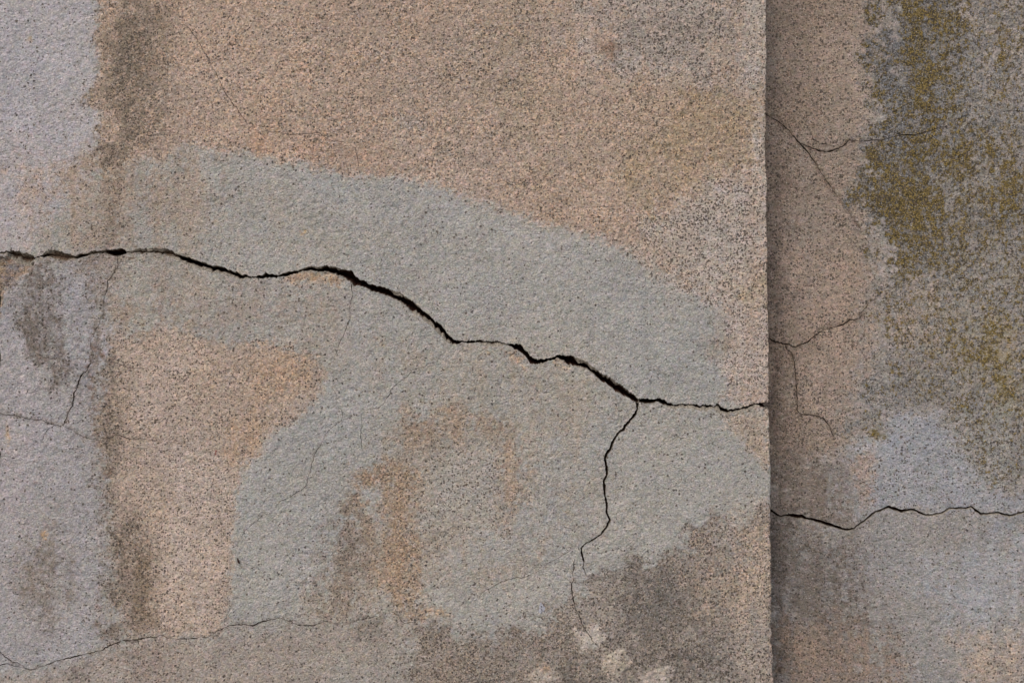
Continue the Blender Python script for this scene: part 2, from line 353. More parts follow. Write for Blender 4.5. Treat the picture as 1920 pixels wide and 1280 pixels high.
def paint(zx, zy, nx, ny, zones, base, base_mix):
    """zx,zy: coordinates in which the zones are drawn; nx,ny: wall coordinates for noise. Returns tint (n,4), mix (n,4)"""
    n = zx.size
    tint = np.empty((n, 4)); tint[:, 3] = 1
    tint[:, :3] = base
    mix = np.empty((n, 4)); mix[:] = base_mix
    W = warp(nx, ny); r1, r2, r3, r4, f1, f2 = W
    f3 = fbm(nx, ny, 6, 2, 141, .7)
    drip = .6 * vnoise(nx, ny * .10, 10, 143) + .5 * vnoise(nx, ny * .07, 24, 145)
    for poly, soft, rag, stren, colr, *vals in zones:
        P = np.asarray(poly, dtype=float)
        m = soft * 1.4 + rag * 2.6 + 12
        sel = np.nonzero((zx > P[:, 0].min() - m) & (zx < P[:, 0].max() + m) & (zy > P[:, 1].min() - m) & (zy < P[:, 1].max() + m))[0]
        if not len(sel):
            continue
        qx, qy = warped(zx, zy, W, sel, rag)
        sd = poly_sd(qx, qy, poly)
        wide = soft > 12
        soft = soft * 1.35 if wide else soft * 1.3 + (4 if soft > 3.5 else 0)
        w = sstep(soft, -soft, sd) * stren
        if wide:                 # soft stains break up in blotches and drips
            w = np.clip(w + (w * (1 - w) * 4 + .25 * w) * (.5 * r1[sel] + .4 * r4[sel] + .4 * f3[sel] + .45 * drip[sel]), 0, 1)
        else:                    # coats fray out grain by grain
            w = np.clip(w + w * (1 - w) * 4 * (.55 * f3[sel] + .25 * r4[sel]), 0, 1)
        w = w[:, None]
        if colr is not None:
            tint[sel, :3] = tint[sel, :3] * (1 - w) + lin(colr) * ALB * w
        for k, v in enumerate(vals):
            if v is not None:
                mix[sel, k] = mix[sel, k] * (1 - w[:, 0]) + v * w[:, 0]
    lum = (tint[:, :3] * (.3, .59, .11)).sum(1)[:, None]
    tint[:, :3] = lum + (tint[:, :3] - lum) * .80
    # the colours above are averages with their specks: the clean plaster between is paler
    tint[:, :3] *= (1 + .34 * mix[:, 0])[:, None]
    # cloudy variation
    big = fbm(nx, ny, 160, 3, 51); mid = fbm(nx, ny, 42, 4, 57, .6)
    hue = fbm(nx, ny, 110, 4, 61, .6)
    tint[:, :3] *= (1 + .05 * big + .08 * mid + .05 * drip)[:, None]
    tint[:, 0] *= 1 + .035 * hue
    tint[:, 2] *= 1 - .05 * hue
    mix[:, 0] = np.clip(mix[:, 0] * (1 + .45 * mid + .35 * r1), 0, 1)
    mix[:, 2] = np.clip(mix[:, 2] * (1 + .35 * mid + .25 * r3), 0, 1)
    return tint, mix

# ------------------------------------------------------------------ relief of the plaster, mm
CHIPS_FRONT = [   # (polygon, depth, soft, rag)
 ([(1160,300),(1210,262),(1262,220),(1300,200),(1290,160),(1326,140),(1366,126),(1400,145),(1460,130),(1460,330),(1400,320),(1330,330),(1250,385),(1190,350)], -1.6, 1.5, 9),
 ([(1290,350),(1340,330),(1350,370),(1300,395)], -1.0, 2, 8),
 ([(1400,500),(1460,480),(1460,590),(1410,580)], -1.8, 2, 8),
 ([(1376,640),(1400,650),(1396,672)], -.8, 2, 5),
 ([(-40,476),(40,486),(60,492),(54,506),(30,528),(12,548),(2,590),(-40,600)], -6.0, 2.5, 5),
 ([(1150,118),(1180,132),(1200,145),(1215,168),(1190,150)], -1.2, 1.2, 5),
 ([(1080,1188),(1112,1176),(1140,1196),(1122,1216),(1096,1214)], 1.2, 3, 8),
 ([(1135,1222),(1170,1215),(1182,1240),(1160,1268),(1132,1258)], 1.8, 4, 9),
 ([(990,1258),(1030,1254),(1050,1280),(1000,1290)], 1.5, 4, 9),
 ([(1200,1262),(1250,1256),(1262,1290),(1210,1292)], 1.6, 4, 9),
 ([(533,522),(552,512),(580,510),(620,512),(645,522),(636,536),(600,528),(570,532),(548,534)], -.9, 1.5, 5),
 ([(952,662),(966,664),(985,680),(982,692),(964,682)], -1.4, 1.5, 4),
 ([(1036,676),(1056,676),(1064,688),(1046,692)], -1.4, 1.5, 4),
 (ell(1437, 763, 9, 8), -5, 3, 3), (ell(1440, 1078, 6, 15), -3.5, 3, 3), (ell(1441, 1200, 5, 9), -3, 3, 3), (ell(1437, 318, 5, 9), -2.5, 3, 3),
 (ell(1438, 640, 5, 12), -2.5, 3, 3), (ell(1437, 500, 4, 8), -2, 2, 3), (ell(1440, 930, 4, 7), -2.5, 2, 3), (ell(1436, 60, 4, 10), -2.5, 2, 3), (ell(1436, 180, 5, 6), -3, 2, 3), (ell(1437, 400, 4, 12), -2, 3, 3), (ell(1438, 840, 4, 10), -2.5, 3, 3), (ell(1440, 1010, 5, 6), -3, 2, 3), (ell(1441, 1140, 5, 10), -3, 3, 3), (ell(1442, 1260, 5, 12), -3.5, 3, 3),
]
def coat(first):
    return next(z[0] for z in ZONES_FRONT if z[0][0] == first)
COATS_FRONT = [(coat((174,-1300)), -1.1, 2.6, 9), (coat((206,640)), -.8, 2.6, 9), (coat((690,870)), -.6, 6, 16), (coat((752,1186)), -.9, 4, 16), (coat((1358,778)), -.8, 2, 7)]

def relief_common(x, y):
    h = 4.0 * fbm(x, y, 260, 2, 71) + 1.7 * fbm(x, y, 75, 2, 73)
    h = h + .45 * fbm(x, y, 24, 2, 79) + .30 * fbm(x, y, 8, 2, 83, .7)
    # trowel drag: long low ridges rising to the right
    a = R(-33)
    xr = x * math.cos(a) + y * math.sin(a); yr = -x * math.sin(a) + y * math.cos(a)
    h = h + .26 * vnoise(xr * .45, yr, 6.5, 89) + .20 * vnoise(xr * .5, yr, 3.8, 91)
    # pits left by missing grains
    p = vnoise(x, y, 7, 97)
    p2 = vnoise(x * .8 + y * .6, y * .8 - x * .6, 15, 99)
    return h - .9 * sstep(.62, .80, p) + .9 * sstep(.62, .9, p2) - .9 * sstep(.7, .9, -p2)

MAIN_LINE = []
def relief_front(u, v):
    u = np.asarray(u, dtype=float); v = np.asarray(v, dtype=float)
    h = relief_common(u, v)
    W = warp(u, v)
    for poly, dep, soft, rag in CHIPS_FRONT + COATS_FRONT:
        P = np.asarray(poly, dtype=float); m = soft + rag * 2.6 + 6
        sel = (u > P[:, 0].min() - m) & (u < P[:, 0].max() + m) & (v > P[:, 1].min() - m) & (v < P[:, 1].max() + m)
        if sel.any():
            qx, qy = warped(u, v, W, sel, rag)
            w = sstep(soft, -soft, poly_sd(qx, qy, poly))
            h[sel] += w * (dep + .35 * vnoise(u[sel], v[sel], 8, 5) * min(abs(dep), 2))
    # along the wide crack the lower part has been pushed forward a little
    if MAIN_LINE:
        d = v - np.interp(u, MAIN_LINE[0], MAIN_LINE[1])
        near = np.interp(u, [-200, 0, 300, 800, 1100, 1300, 1440], [1, 2.2, 2.0, 2.6, 1.6, 2.4, .8])
        h = h + np.where(d > 0, near * np.exp(-np.clip(d, 0, None) / 45.0), 0)
    # worn arris
    e = np.exp(-((u - 1437) / 7.0) ** 2)
    low = sstep(800, 1100, v)
    h = h - e * (.8 + 1.2 * np.clip(fbm(v, u * .2, 16, 3, 101, .6) + .1, 0, 1) * (1 + 1.5 * low)) * 1.0
    return h

def relief_side(u, v):
    u = np.asarray(u, dtype=float); v = np.asarray(v, dtype=float)
    h = relief_common(u + 5000, v)
    h = h + .5 * vnoise(u * .5, v, 12, 111) * sstep(150, 300, u)
    # fillet of plaster dragged into the inner corner
    return h + 5.0 * np.exp(-np.clip(u - 8, 0, None) / 12.0)

# ------------------------------------------------------------------ wall surfaces: (u, v, height) -> metres
R_ARC = 4.0
def map_front(u, v, h):
    th = np.clip((u - 1434) / R_ARC, 0, math.pi / 2)
    x = np.where(u < 1434, u, 1434 + R_ARC * np.sin(th))
    y = np.where(u < 1434, 0, R_ARC - R_ARC * np.cos(th)) + np.clip(u - 1434 - R_ARC * math.pi / 2, 0, None)
    x = x + 12 * v / 1280 * (x / 1438)
    # the arris is not quite straight: knocked and worn, more so low down
    e = sstep(1412, 1434, u)
    x = x + e * ((1.6 + 1.2 * sstep(850, 1150, v)) * fbm(v, v * 0 + 3, 34, 4, 201, .75) - 1.5 * sstep(.35, .6, vnoise(v, v * 0 + 9, 13, 207)) * sstep(.1, .5, vnoise(v, v * 0, 120, 209)))
    X = x - 960 + np.sin(th) * h
    Y = y - np.cos(th) * h
    return np.stack([X, Y, ZC + 640 - v + 0 * h], -1) / 1000.0

def front_u(px, py):
    px = np.asarray(px, dtype=float); py = np.asarray(py, dtype=float)
    return px / (1 + 12 * py / 1280 / 1438), py

OX, OY, AL = 474.0, 95.0, R(8.0)
def map_side(u, v, h):
    X = OX + u * math.cos(AL) - h * math.sin(AL)
    Y = OY - u * math.sin(AL) - h * math.cos(AL)
    return np.stack([X, Y, ZC + 640 - v + 0 * h], -1) / 1000.0

def side_uv(px, py):
    xs = np.asarray(px, dtype=float) - 960; zs = 640 - np.asarray(py, dtype=float)
    t = (OX * math.sin(AL) + (OY + D) * math.cos(AL)) / (xs * math.sin(AL) + D * math.cos(AL))
    X = t * xs; Y = -D + t * D
    u = (X - OX) * math.cos(AL) - (Y - OY) * math.sin(AL)
    return u, 640 - t * zs

# ------------------------------------------------------------------ cracks
def sections_from_tb(pts, uvf):
    p = np.asarray(pts, dtype=float)
    tu, tv = uvf(p[:, 0], p[:, 1]); bu, bv = uvf(p[:, 0], p[:, 2])
    return np.stack([tu, tv], -1), np.stack([bu, bv], -1)

def sections_from_cw(pts, uvf):
    full = [tuple(q) if len(q) == 3 else (q[0], q[1], None) for q in pts]
    w = 1.0; out = []
    for x, y, ww in full:
        if ww is not None: w = ww
        out.append((x, y, w))
    p = np.asarray(out, dtype=float)
    cu, cv = uvf(p[:, 0], p[:, 1])
    c = np.stack([cu, cv], -1)
    t = np.gradient(c, axis=0); t /= np.linalg.norm(t, axis=1)[:, None] + 1e-9
    nrm = np.stack([-t[:, 1], t[:, 0]], -1)
    hw = p[:, 2:3] * .5
    return c - nrm * hw, c + nrm * hw

def refine(A, B, step, jag, seed, thin):
    """resample the two lips every `step` mm and make them ragged"""
    C = (A + B) / 2
    s = np.concatenate([[0], np.cumsum(np.linalg.norm(np.diff(C, axis=0), axis=1))])
    n = max(3, int(s[-1] / step) + 1)
    t = np.linspace(0, s[-1], n)
    A2 = np.stack([np.interp(t, s, A[:, k]) for k in (0, 1)], -1)
    B2 = np.stack([np.interp(t, s, B[:, k]) for k in (0, 1)], -1)
    C2 = (A2 + B2) / 2
    W = B2 - A2; w = np.linalg.norm(W, axis=1)[:, None] + 1e-6
    nd = W / w
    z = np.zeros_like(t)
    def nz(sz, sd): return vnoise(t, z + 13.7 * sd + seed * 7.1, sz, seed + sd)[:, None]
    if thin:
        C2 = C2 + nd * jag * (1.5 * nz(11, 1) + 1.2 * nz(4.5, 2) + .5 * nz(2.4, 12))
        w2 = np.clip(w * .82 * (1 + .5 * nz(9, 3) + .3 * nz(3.2, 4)) * np.clip(.92 + .5 * nz(42, 14), .5, 1.2), .12, None)
        return C2 - nd * w2 / 2, C2 + nd * w2 / 2, t, w2[:, 0]
    a = jag * (.9 * nz(9, 5) + .9 * nz(4, 6) + 1.1 * nz(2.1, 10) - 1.15 * np.clip(w / 6, .1, 1)); b = jag * (.9 * nz(9, 7) + .9 * nz(4, 8) + 1.1 * nz(2.1, 11) + 1.15 * np.clip(w / 6, .1, 1))
    a = np.minimum(a, w * .4); b = np.maximum(b, -w * .4)
    com = .9 * jag * nz(6, 9)
    A3 = A2 + nd * (a + com); B3 = B2 + nd * (b + com)
    return A3, B3, t, np.linalg.norm(B3 - A3, axis=1)

class Crack:
    def __init__(s, name, label, A, B, seed, depth, thin, mat, led=None, jag=1.0, shallow=None):
        s.name, s.label, s.mat, s.depth, s.thin, s.seed = name, label, mat, depth, thin, seed
        s.A, s.B, s.t, s.w = refine(A, B, 1.5 if thin else 1.15, jag, seed, thin)
        s.poly = np.concatenate([s.A, s.B[::-1]])
        s.led = led; s.shallow = shallow

    def build(s, mapf, reliefs, parent):
        n = len(s.A)
        W = s.B - s.A
        if s.thin:
            fr = [0, .18, .5, .82, 1]
            dep = np.array([0, .45, 1, .45, 0])[None, :] * np.minimum(s.depth, 1.5 + 5 * s.w)[:, None]
            F = np.repeat(np.array(fr)[None, :], n, 0)
        else:
            # ledges: part of the gap taken by a shallow broken bevel on either lip
            lt = np.full(n, .04); lb = np.full(n, .05)
            cx = (s.A[:, 0] + s.B[:, 0]) / 2
            for x0, x1, top, bot in (s.led or []):
                e = sstep(x0 - 8, x0 + 8, cx) * sstep(x1 + 8, x1 - 8, cx)
                lt = lt * (1 - e) + top * e; lb = lb * (1 - e) + bot * e
            lt = np.clip(lt * (1 + .5 * vnoise(s.t, s.t * 0 + 3, 7, s.seed + 40)), .03, .7)
            lb = np.clip(lb * (1 + .5 * vnoise(s.t, s.t * 0 + 9, 7, s.seed + 41)), .03, .8)
            over = np.maximum(1, (lt + lb) / .86); lt /= over; lb /= over
            mid = (lt + 1 - lb) / 2
            j = .05 * vnoise(s.t, s.t * 0 + 5, 4, s.seed + 42)
            F = np.stack([0 * lt, lt * .35, lt * .75 + j * lt, lt, lt + (mid - lt) * .4, mid, 1 - lb - (1 - lb - mid) * .4, 1 - lb, 1 - lb * .7 + j * lb, 1 - lb * .35, 1 + 0 * lt], -1)
            dw = np.clip(s.w, 2, 14)
            q = 1 + .5 * vnoise(s.t, s.t * 0 + 7, 5, s.seed + 43)
            q2 = 1 + .5 * vnoise(s.t, s.t * 0 + 8, 5, s.seed + 44)
            d_l = 1.0 + .30 * dw
            deep = np.minimum(s.depth, 8 + 4 * dw)
            for x0, x1 in (s.shallow or []):
                e = sstep(x0 - 6, x0 + 6, cx) * sstep(x1 + 6, x1 - 6, cx)
                deep = deep * (1 - e) + e * (5 + .5 * dw)
            dep = np.stack([0 * q, d_l * .35 * q, d_l * .7 * q2, d_l * 1.1 * q, deep * .6 + 0 * q, deep + 0 * q, deep * .6 + 0 * q, d_l * 1.1 * q2, d_l * .7 * q, d_l * .3 * q2, 0 * q], -1)
        k = F.shape[1]
        U = s.A[:, 0][:, None] + W[:, 0][:, None] * F
        V = s.A[:, 1][:, None] + W[:, 1][:, None] * F
        h0 = reliefs(U.ravel(), V.ravel()).reshape(n, k)
        hA, hB = h0[:, :1], h0[:, -1:]
        H = hA * (1 - F) + hB * F - dep
        P = mapf(U.ravel(), V.ravel(), H.ravel())
        idx = np.arange(n * k).reshape(n, k)
        q = np.stack([idx[:-1, :-1], idx[1:, :-1], idx[1:, 1:], idx[:-1, 1:]], -1).reshape(-1, 4)
        dd = dep.ravel()
        at = np.stack([dd / 10.0, dd * 0 + (0 if s.thin else 1), dd * 0, dd * 0 + 1], -1)
        me = mesh_arrays(s.name, P, q, [], {'depth_mm': at}, smooth=s.thin)
        o = link_mesh(s.name, me, s.mat, parent)
        if s.label:
            o['label'] = s.label
        return o

MAIN = [(-700,430,440),(-400,452,462),(-200,462,474),(-100,464,474),(-30,470,476),(0,473.5,476.5),(12,472.5,477),(20,471,485),(30,471,490),(40,472,494),(50,475,497),(56,477,497),(62,481,490),(65,484,486),(73,480.3,481.3),
 (78,477.5,479.5),(85,472,482),(95,469.5,484),(105,471,486),(115,474,487),(125,475,488),(135,479,486.5),(142,481.5,485),(150,477,482),(160,476,479),(175,472,477),(185,471,475),(195,470.5,473.5),(205,469,476),
 (212,467.5,479),(220,466.5,480),(230,468,477.5),(240,472,474),(250,470,473.5),(262,466,474),(275,466,473.5),(290,466,474),(300,466,475),(310,465.5,478),(320,470,483),(328,477,486),(340,481,489),(350,482,495),
 (360,486,499),(370,491,503),(380,493,505),(390,496,509),(400,499,511),(410,501,512),(420,503,514),(430,507,516),(440,510,519),(450,514,522),(460,516,524),(470,519,522),(480,517.5,520.5),(490,514.5,520.5),
 (500,513.5,520.5),(510,515,520),(520,515,519),(530,513,518),(540,511,516),(550,509,513),(560,506.5,510.5),(565,505,508),(575,502.5,508),(585,501,507.5),(600,500.5,508.5),(615,499.5,510),(625,501,513),(635,503,516),
 (645,506,519),(655,508,526),(662,510,534),(668,518,535),(675,525,535),(685,528,538),(695,532,543),(705,536,546),(715,538.5,550),(725,541,554),(735,545,558),(745,548,562),(755,553,569),(765,560,577),(775,567,586),
 (785,576,592),(795,584,599),(805,592,608),(815,601,617),(825,609,627),(835,619,637),(842,628,642),(850,637,645),(856,640,643.5),(866,637.5,641),(875,639.5,642),(885,639,642),(895,637.5,641),(905,639,646),(915,640,648),
 (925,640.5,648.5),(935,641,648),(945,642,645),(955,645,648),(962,645.5,651),(975,647,659),(985,656,667),(993,666,679),(1002,674,682),(1012,674,680.5),(1020,673.5,679),(1035,670,675),(1045,667,671),(1055,666.5,675),
 (1065,668,681),(1080,670,687),(1095,677,690),(1105,683,695),(1115,691,702),(1125,699,711),(1135,704,717),(1145,710,724),(1155,717,733),(1165,723,737),(1175,731,744),(1185,738,750),(1194,746,754),(1202,747.5,753.5),
 (1212,748,755),(1225,749,754),(1235,748.5,753.5),(1247,752,758),(1252,756.5,763),(1265,758,765),(1280,758,764),(1290,757.5,763),(1300,758.5,765),(1312,760,768),(1325,759.5,768),(1338,761.5,765),(1344,757,771),
 (1352,763,774),(1362,767,775),(1375,769,774),(1388,766,772),(1400,762,769),(1412,757.5,764),(1422,757,761),(1430,755,763),(1437,754,765)]
MAIN_LED = [(-30,66,.12,.45),(80,100,.4,.15),(240,310,.45,.15),(315,470,.12,.38),(560,640,.22,.12),(730,760,.3,.12),(775,845,.1,.42),(896,945,.12,.7),(1075,1112,.42,.12),(1120,1180,.2,.08),(1245,1415,.1,.6)]

BRANCH = [(1194,750,6),(1195,762,4),(1196,766,3.5),(1190,777,5),(1183,786,4),(1173,797,4.5),(1170,805,4),(1163,808,3.5),(1156,815,3.5),(1150,826,4),(1146,836,4.5),(1143,843,5),(1138,850,4.5),(1134,861,3.5),(1138,876,4),
 (1138,890,4),(1132,903,4),(1134,920,3.5),(1135,932,3),(1138,945,4),(1138,962,3),(1144,975,3.5),(1136,990,3),(1128,1000,3),(1115,1010,2.2),(1100,1018,1.8),(1090,1027,2.8),(1091,1040,3),(1095,1052,2.2),(1093,1062,1.7),(1098,1075,1),(1102,1083,.5)]
HAIR_FRONT = [
 ("hairline running down from the foot of the short vertical crack", [(1077,1048,.7),(1075,1063,1.6),(1074,1075,1.7),(1076,1083,1.6),(1072,1095,2),(1073,1113,2.9),(1077,1135,2.2),(1085,1152,1.8),(1092,1170,1.5),(1102,1185,1.1),(1113,1202,.9),(1125,1215,.5)]),
 ("faint slanting hairline left of the vertical crack's foot", [(1072,1030,.6),(1058,1038,1),(1040,1050,.9),(1028,1055),(1017,1067),(1008,1071),(990,1078),(978,1083,1.1),(965,1084),(950,1086),(935,1092),(920,1100,.8),(905,1110,.6),(888,1128,.4)]),
 ("thin crack dropping from the wide crack near the left edge", [(219,478,1.6),(221,490,1.5),(220,500,1.3),(214,512,1.3),(205,524,1.6),(201,528,1.6),(201,540,1.3),(197,556,1.5),(195,570,1.4),(196,582,1.3),(190,596,1.5),(183,612,1.8),(176,626,1.6),(170,638,1.3),(170,650,1.3),(176,664,1.4),
   (171,675,1.5),(166,692,1.7),(150,707,1.9),(146,722,1.8),(138,742,1.8),(137,760,1.6),(127,775,1.8),(123,790,1.9),(118,797,1.4),(108,798,1.2),(100,795,1.1),(82,788,1.1),(55,785,1.1),(32,779,1.3),(10,777,1.1),(0,774,1.1),(-20,770,1),(-60,776,.6)]),
 ("faint spur under the thin left crack", [(103,797,.6),(98,800,1),(90,806,.9),(82,820,.7),(79,830,.4)]),
 ("faint hairline ending in a dark curl on the sandy patch", [(118,797,.6),(130,803,.8),(140,808,.8),(160,820,.9),(168,823,.8),(205,821,.9),(216,815,1),(224,816,1.8),(234,821,2.8),(250,823,2.8),(262,823,2),(272,822,1.2),(300,828,.5)]),
 ("very faint hairline across the top of the sandy patch", [(196,676,.4),(218,681,1),(240,689,1.2),(270,691,.7),(300,692,.7),(335,696,.4)]),
 ("hairline forking down from the widest part of the crack", [(660,533,1.5),(661,550,1.2),(659,565,1.1),(656,582,1.2),(657,595,1.2),(650,612,1.2),(646,625,1.2),(637,638,1.2),(633,655,1.2),(627,668,1.2),(625,685,1.1),(624,700,1),(628,715,1),(625,727,1),(632,742,1.1),(631,757,1.1),(640,768,1.2),(644,780,1.5),
   (640,787,1.6),(625,800,1.5),(610,813,1.4),(605,825,1.4),(598,837,2),(590,850,1.7),(585,868,1.3),(582,882,1.2),(577,893,1.2),(575,910,1.2),(565,918,1.1),(545,932,1),(525,938,.9),(518,950,.7),(505,962,.7),(487,970,.8),(478,978,.8),(463,990,.9),(455,1004,.8),(445,1018,.7),(437,1028,.6)]),
 ("slanting hairline from the tip of the wide crack to the fork", [(845,640,1.6),(844,650,1.3),(841,658,1.2),(827,665,1.1),(822,674,1.1),(812,680,1.2),(800,684,1.6),(788,690,1.7),(772,695,1.5),(765,705,1.2),(748,718,1.2),(735,728,1.2),(727,745,1.2),(718,757,1.3),(710,764,1.1),(695,765,1.1),(680,770,1),(668,777,1),(655,784,1),(644,784,1)]),
 ("short faint vertical hairline below the fork", [(679,776,.4),(678,800,.8),(676,822,.7),(680,845,.5)]),
 ("very faint upright hairline beside the lower sandy patch", [(436,1030,.4),(433,1065,.7),(430,1090,.7),(425,1110,.8),(431,1130,.8),(427,1150,.8),(420,1164,.5)]),
 ("long thin crack wandering along the bottom left", [(-300,1120,1.5),(-120,1170,1.8),(-30,1205,1.8),(0,1222,1.9),(10,1232,2.4),(20,1240,1.5),(35,1244,1.6),(45,1252,2),(54,1257,2.2),(70,1252,2.2),(85,1247,2.2),(105,1240,2.2),(127,1234,2),(145,1229,1.9),(165,1224,1.9),(190,1219,2),(205,1210,2.2),(225,1203,2.2),
   (245,1199,2.2),(270,1196,2.4),(290,1194,2.2),(301,1191,2.2),(315,1196,2.2),(335,1198,2.2),(360,1196,2.2),(388,1194,2.2),(402,1185,2.2),(417,1178,2.2),(432,1172,1.8),(455,1171,1.5),(475,1173,1.8),(488,1167,1.9),(495,1164,2),(508,1161,2),(525,1159,2.2),(535,1161,2.2),(548,1167,2),(560,1172,2),
   (585,1173,1.8),(597,1168,1.3),(615,1165,.9),(640,1168,1),(655,1168,1),(675,1161,.9),(690,1157,1),(710,1155,.8),(720,1150,.4)]),
 ("short thin crack continuing the bottom one to the right", [(728,1146,.4),(738,1148,1),(748,1153,1.3),(752,1163,1.4),(762,1168,1.7),(775,1166,1.7),(785,1160,1.7),(800,1161,1.5),(817,1165,.8)]),
 ("short hairline joining the bottom crack at the left edge", [(-60,1262,.8),(0,1248,1.4),(10,1244,1.4),(20,1247,1.2),(32,1249,.8),(44,1252,.5)]),
 ("faint bent hairline across the sandy coat at the top", [(340,40,.4),(350,50,.7),(360,62,.8),(380,90,1),(395,118,.9),(412,150,.9),(425,180,1),(445,205,1),(462,228,1),(475,245,1),(490,246,1.1),(520,247,1),(545,252,1),(570,251,1),(600,250,1),(612,258,1),(625,264,.9),(650,268,.6)]),
 ("short faint vertical hairline above the grey arc", [(666,275,.4),(669,290,.9),(672,305,.9),(674,328,.5)]),
 ("small curved hairline in the sandy coat", [(798,165,.4),(806,158,.8),(818,166,1),(830,158,.8),(845,152,.5)]),
 ("ragged upright crack at the left edge of the view", [(-8,520,2),(-3,548,4),(-1,560,4),(-7,600,4),(-3,650,5),(0,668,5.5),(0,684,5),(-8,700,4),(-9,760,3),(-6,830,4),(-1,846,5),(-1,870,5.5),(-7,890,4),(-12,960,3),(-10,1050,2)]),
]
SIDE_MAIN = [(1395,940,944),(1430,950,954),(1448,956,960),(1455,961,966),(1464,966,969.5),(1473,964,967),(1483,963,969),(1495,964,971),(1505,965,972),(1512,969.5,973.5),(1525,971,976),(1540,975,981),(1555,980,986),(1570,985,990),(1580,989,993),(1590,991,995),
 (1600,988,991.5),(1610,980,984),(1622,972,975.5),(1632,963,968),(1640,957,961),(1650,954,958),(1660,950,953.5),(1665,948,952),(1675,950,955.5),(1690,954,959.5),(1705,953,957),(1715,954,957.5),(1722,957,961.5),(1735,963,967),(1745,964,967.5),
 (1760,960,964.5),(1770,957,961),(1780,951,955),(1795,950.5,954),(1810,950,953.5),(1820,947,951.5),(1828,953,958.5),(1838,960,964.5),(1850,960,963.5),(1870,958.5,962.5),(1880,961,965),(1893,965,969),(1905,962,965.5),(1920,958,962),(1990,948,954),(2100,955,962),(2300,940,950),(2700,930,940),(3400,900,910)]
HAIR_SIDE = [
 ("slanting crack at the top of the recessed wall", [(1425,207,2),(1440,217,2.4),(1455,226,2.8),(1467,234,3.2),(1478,245,2.6),(1490,258,2.6),(1503,271,2.8),(1513,283,2.6),(1525,300,1.3),(1540,325,.9),(1553,343,.9),(1570,367,.9),(1580,380,.9),(1600,408,.7),(1615,430,.6)]),
 ("fine crack running right into the upper lichen", [(1503,270,1.1),(1520,276,1.5),(1537,284,2.2),(1555,284,2.8),(1570,280,2.5),(1585,270,2.3),(1592,262,2.8),(1610,264,2.2),(1630,264,2.2),(1655,262,2),(1672,258,2.2),(1688,253,2),(1710,253,1.7),(1728,249,2),(1740,247,1.2),(1760,240,1.1),(1775,238,.6)]),
 ("short broken hairline among the lichen", [(1788,225,.8),(1796,223,1.6),(1806,219,1.9),(1817,216,.8)]),
 ("short hairline at the right edge above the lichen", [(1882,210,.5),(1895,208,1.3),(1920,210,1.4),(1960,206,1)]),
 ("faint curved hairline beside the upper side crack", [(1518,245,.4),(1525,262,1.1),(1537,270,1.3),(1555,273,1.2),(1572,272,.8)]),
 ("forked crack rising right on the recessed wall", [(1428,632,2),(1443,636,2.8),(1455,640,2.4),(1467,644,2.4),(1480,647,2),(1490,650,2.2),(1505,646,2.4),(1517,638,2.4),(1530,628,2.4),(1545,617,2.4),(1565,613,3),(1580,608,2.8),(1595,600,2.2),(1610,597,1.6),(1622,578,1.2),(1630,565,1.4),(1645,560,.7)]),
 ("thin crack dropping down the recessed wall", [(1473,647,1.7),(1475,655,1.8),(1484,662,1.9),(1488,675,1.9),(1491,695,1.9),(1493,715,1.8),(1493,735,2.1),(1495,755,1.8),(1494,768,1.7),(1500,776,1.6),(1513,776,1.6),(1530,780,1.8),(1545,785,1.9),(1555,797,1.9),(1560,810,1.7),(1563,824,.8)]),
 ("tiny dark nick in the lower lichen", [(1795,524,.8),(1803,521,2),(1815,517,.8)]),
]

# ------------------------------------------------------------------ materials
class NT:
    def __init__(s, name):
        s.m = bpy.data.materials.new(name); s.m.use_nodes = True
        s.t = s.m.node_tree
        for n in list(s.t.nodes): s.t.nodes.remove(n)
        s.out = s.t.nodes.new('ShaderNodeOutputMaterial')
        s.b = s.t.nodes.new('ShaderNodeBsdfPrincipled')
        s.t.links.new(s.b.outputs[0], s.out.inputs[0])
        s.b.inputs['Roughness'].default_value = .92
        s.b.inputs['Specular IOR Level'].default_value = .25
    def n(s, typ, ins=None, **kw):
        nd = s.t.nodes.new(typ)
        for k, v in kw.items(): setattr(nd, k, v)
        for k, v in (ins or {}).items():
            s.put(nd.inputs[k], v)
        return nd
    def put(s, sock, v):
        if isinstance(v, bpy.types.NodeSocket): s.t.links.new(v, sock)
        elif isinstance(v, bpy.types.Node): s.t.links.new(v.outputs[0], sock)
        else: sock.default_value = v
    def math(s, op, a, b=0.0, c=0.0, clamp=False):
        return s.n('ShaderNodeMath', {0: a, 1: b, 2: c}, operation=op, use_clamp=clamp).outputs[0]
    def remap(s, v, a, b, c=0.0, d=1.0):
        return s.n('ShaderNodeMapRange', {'Value': v, 'From Min': a, 'From Max': b, 'To Min': c, 'To Max': d}, interpolation_type='SMOOTHSTEP').outputs[0]
    def mixc(s, f, a, b, mode='MIX'):
        nd = s.t.nodes.new('ShaderNodeMix'); nd.data_type = 'RGBA'; nd.blend_type = mode; nd.clamp_factor = True
        s.put(nd.inputs[0], f); s.put(nd.inputs[6], a); s.put(nd.inputs[7], b)
        return nd.outputs[2]
    def noise(s, vec, size_mm, detail=2.0, rough=.5, dist=0.0):
        return s.n('ShaderNodeTexNoise', {'Vector': vec, 'Scale': 1000.0 / size_mm, 'Detail': detail, 'Roughness': rough, 'Distortion': dist}).outputs[0]
    def vor(s, vec, size_mm, rnd=1.0):
        return s.n('ShaderNodeTexVoronoi', {'Vector': vec, 'Scale': 1000.0 / size_mm, 'Randomness': rnd})

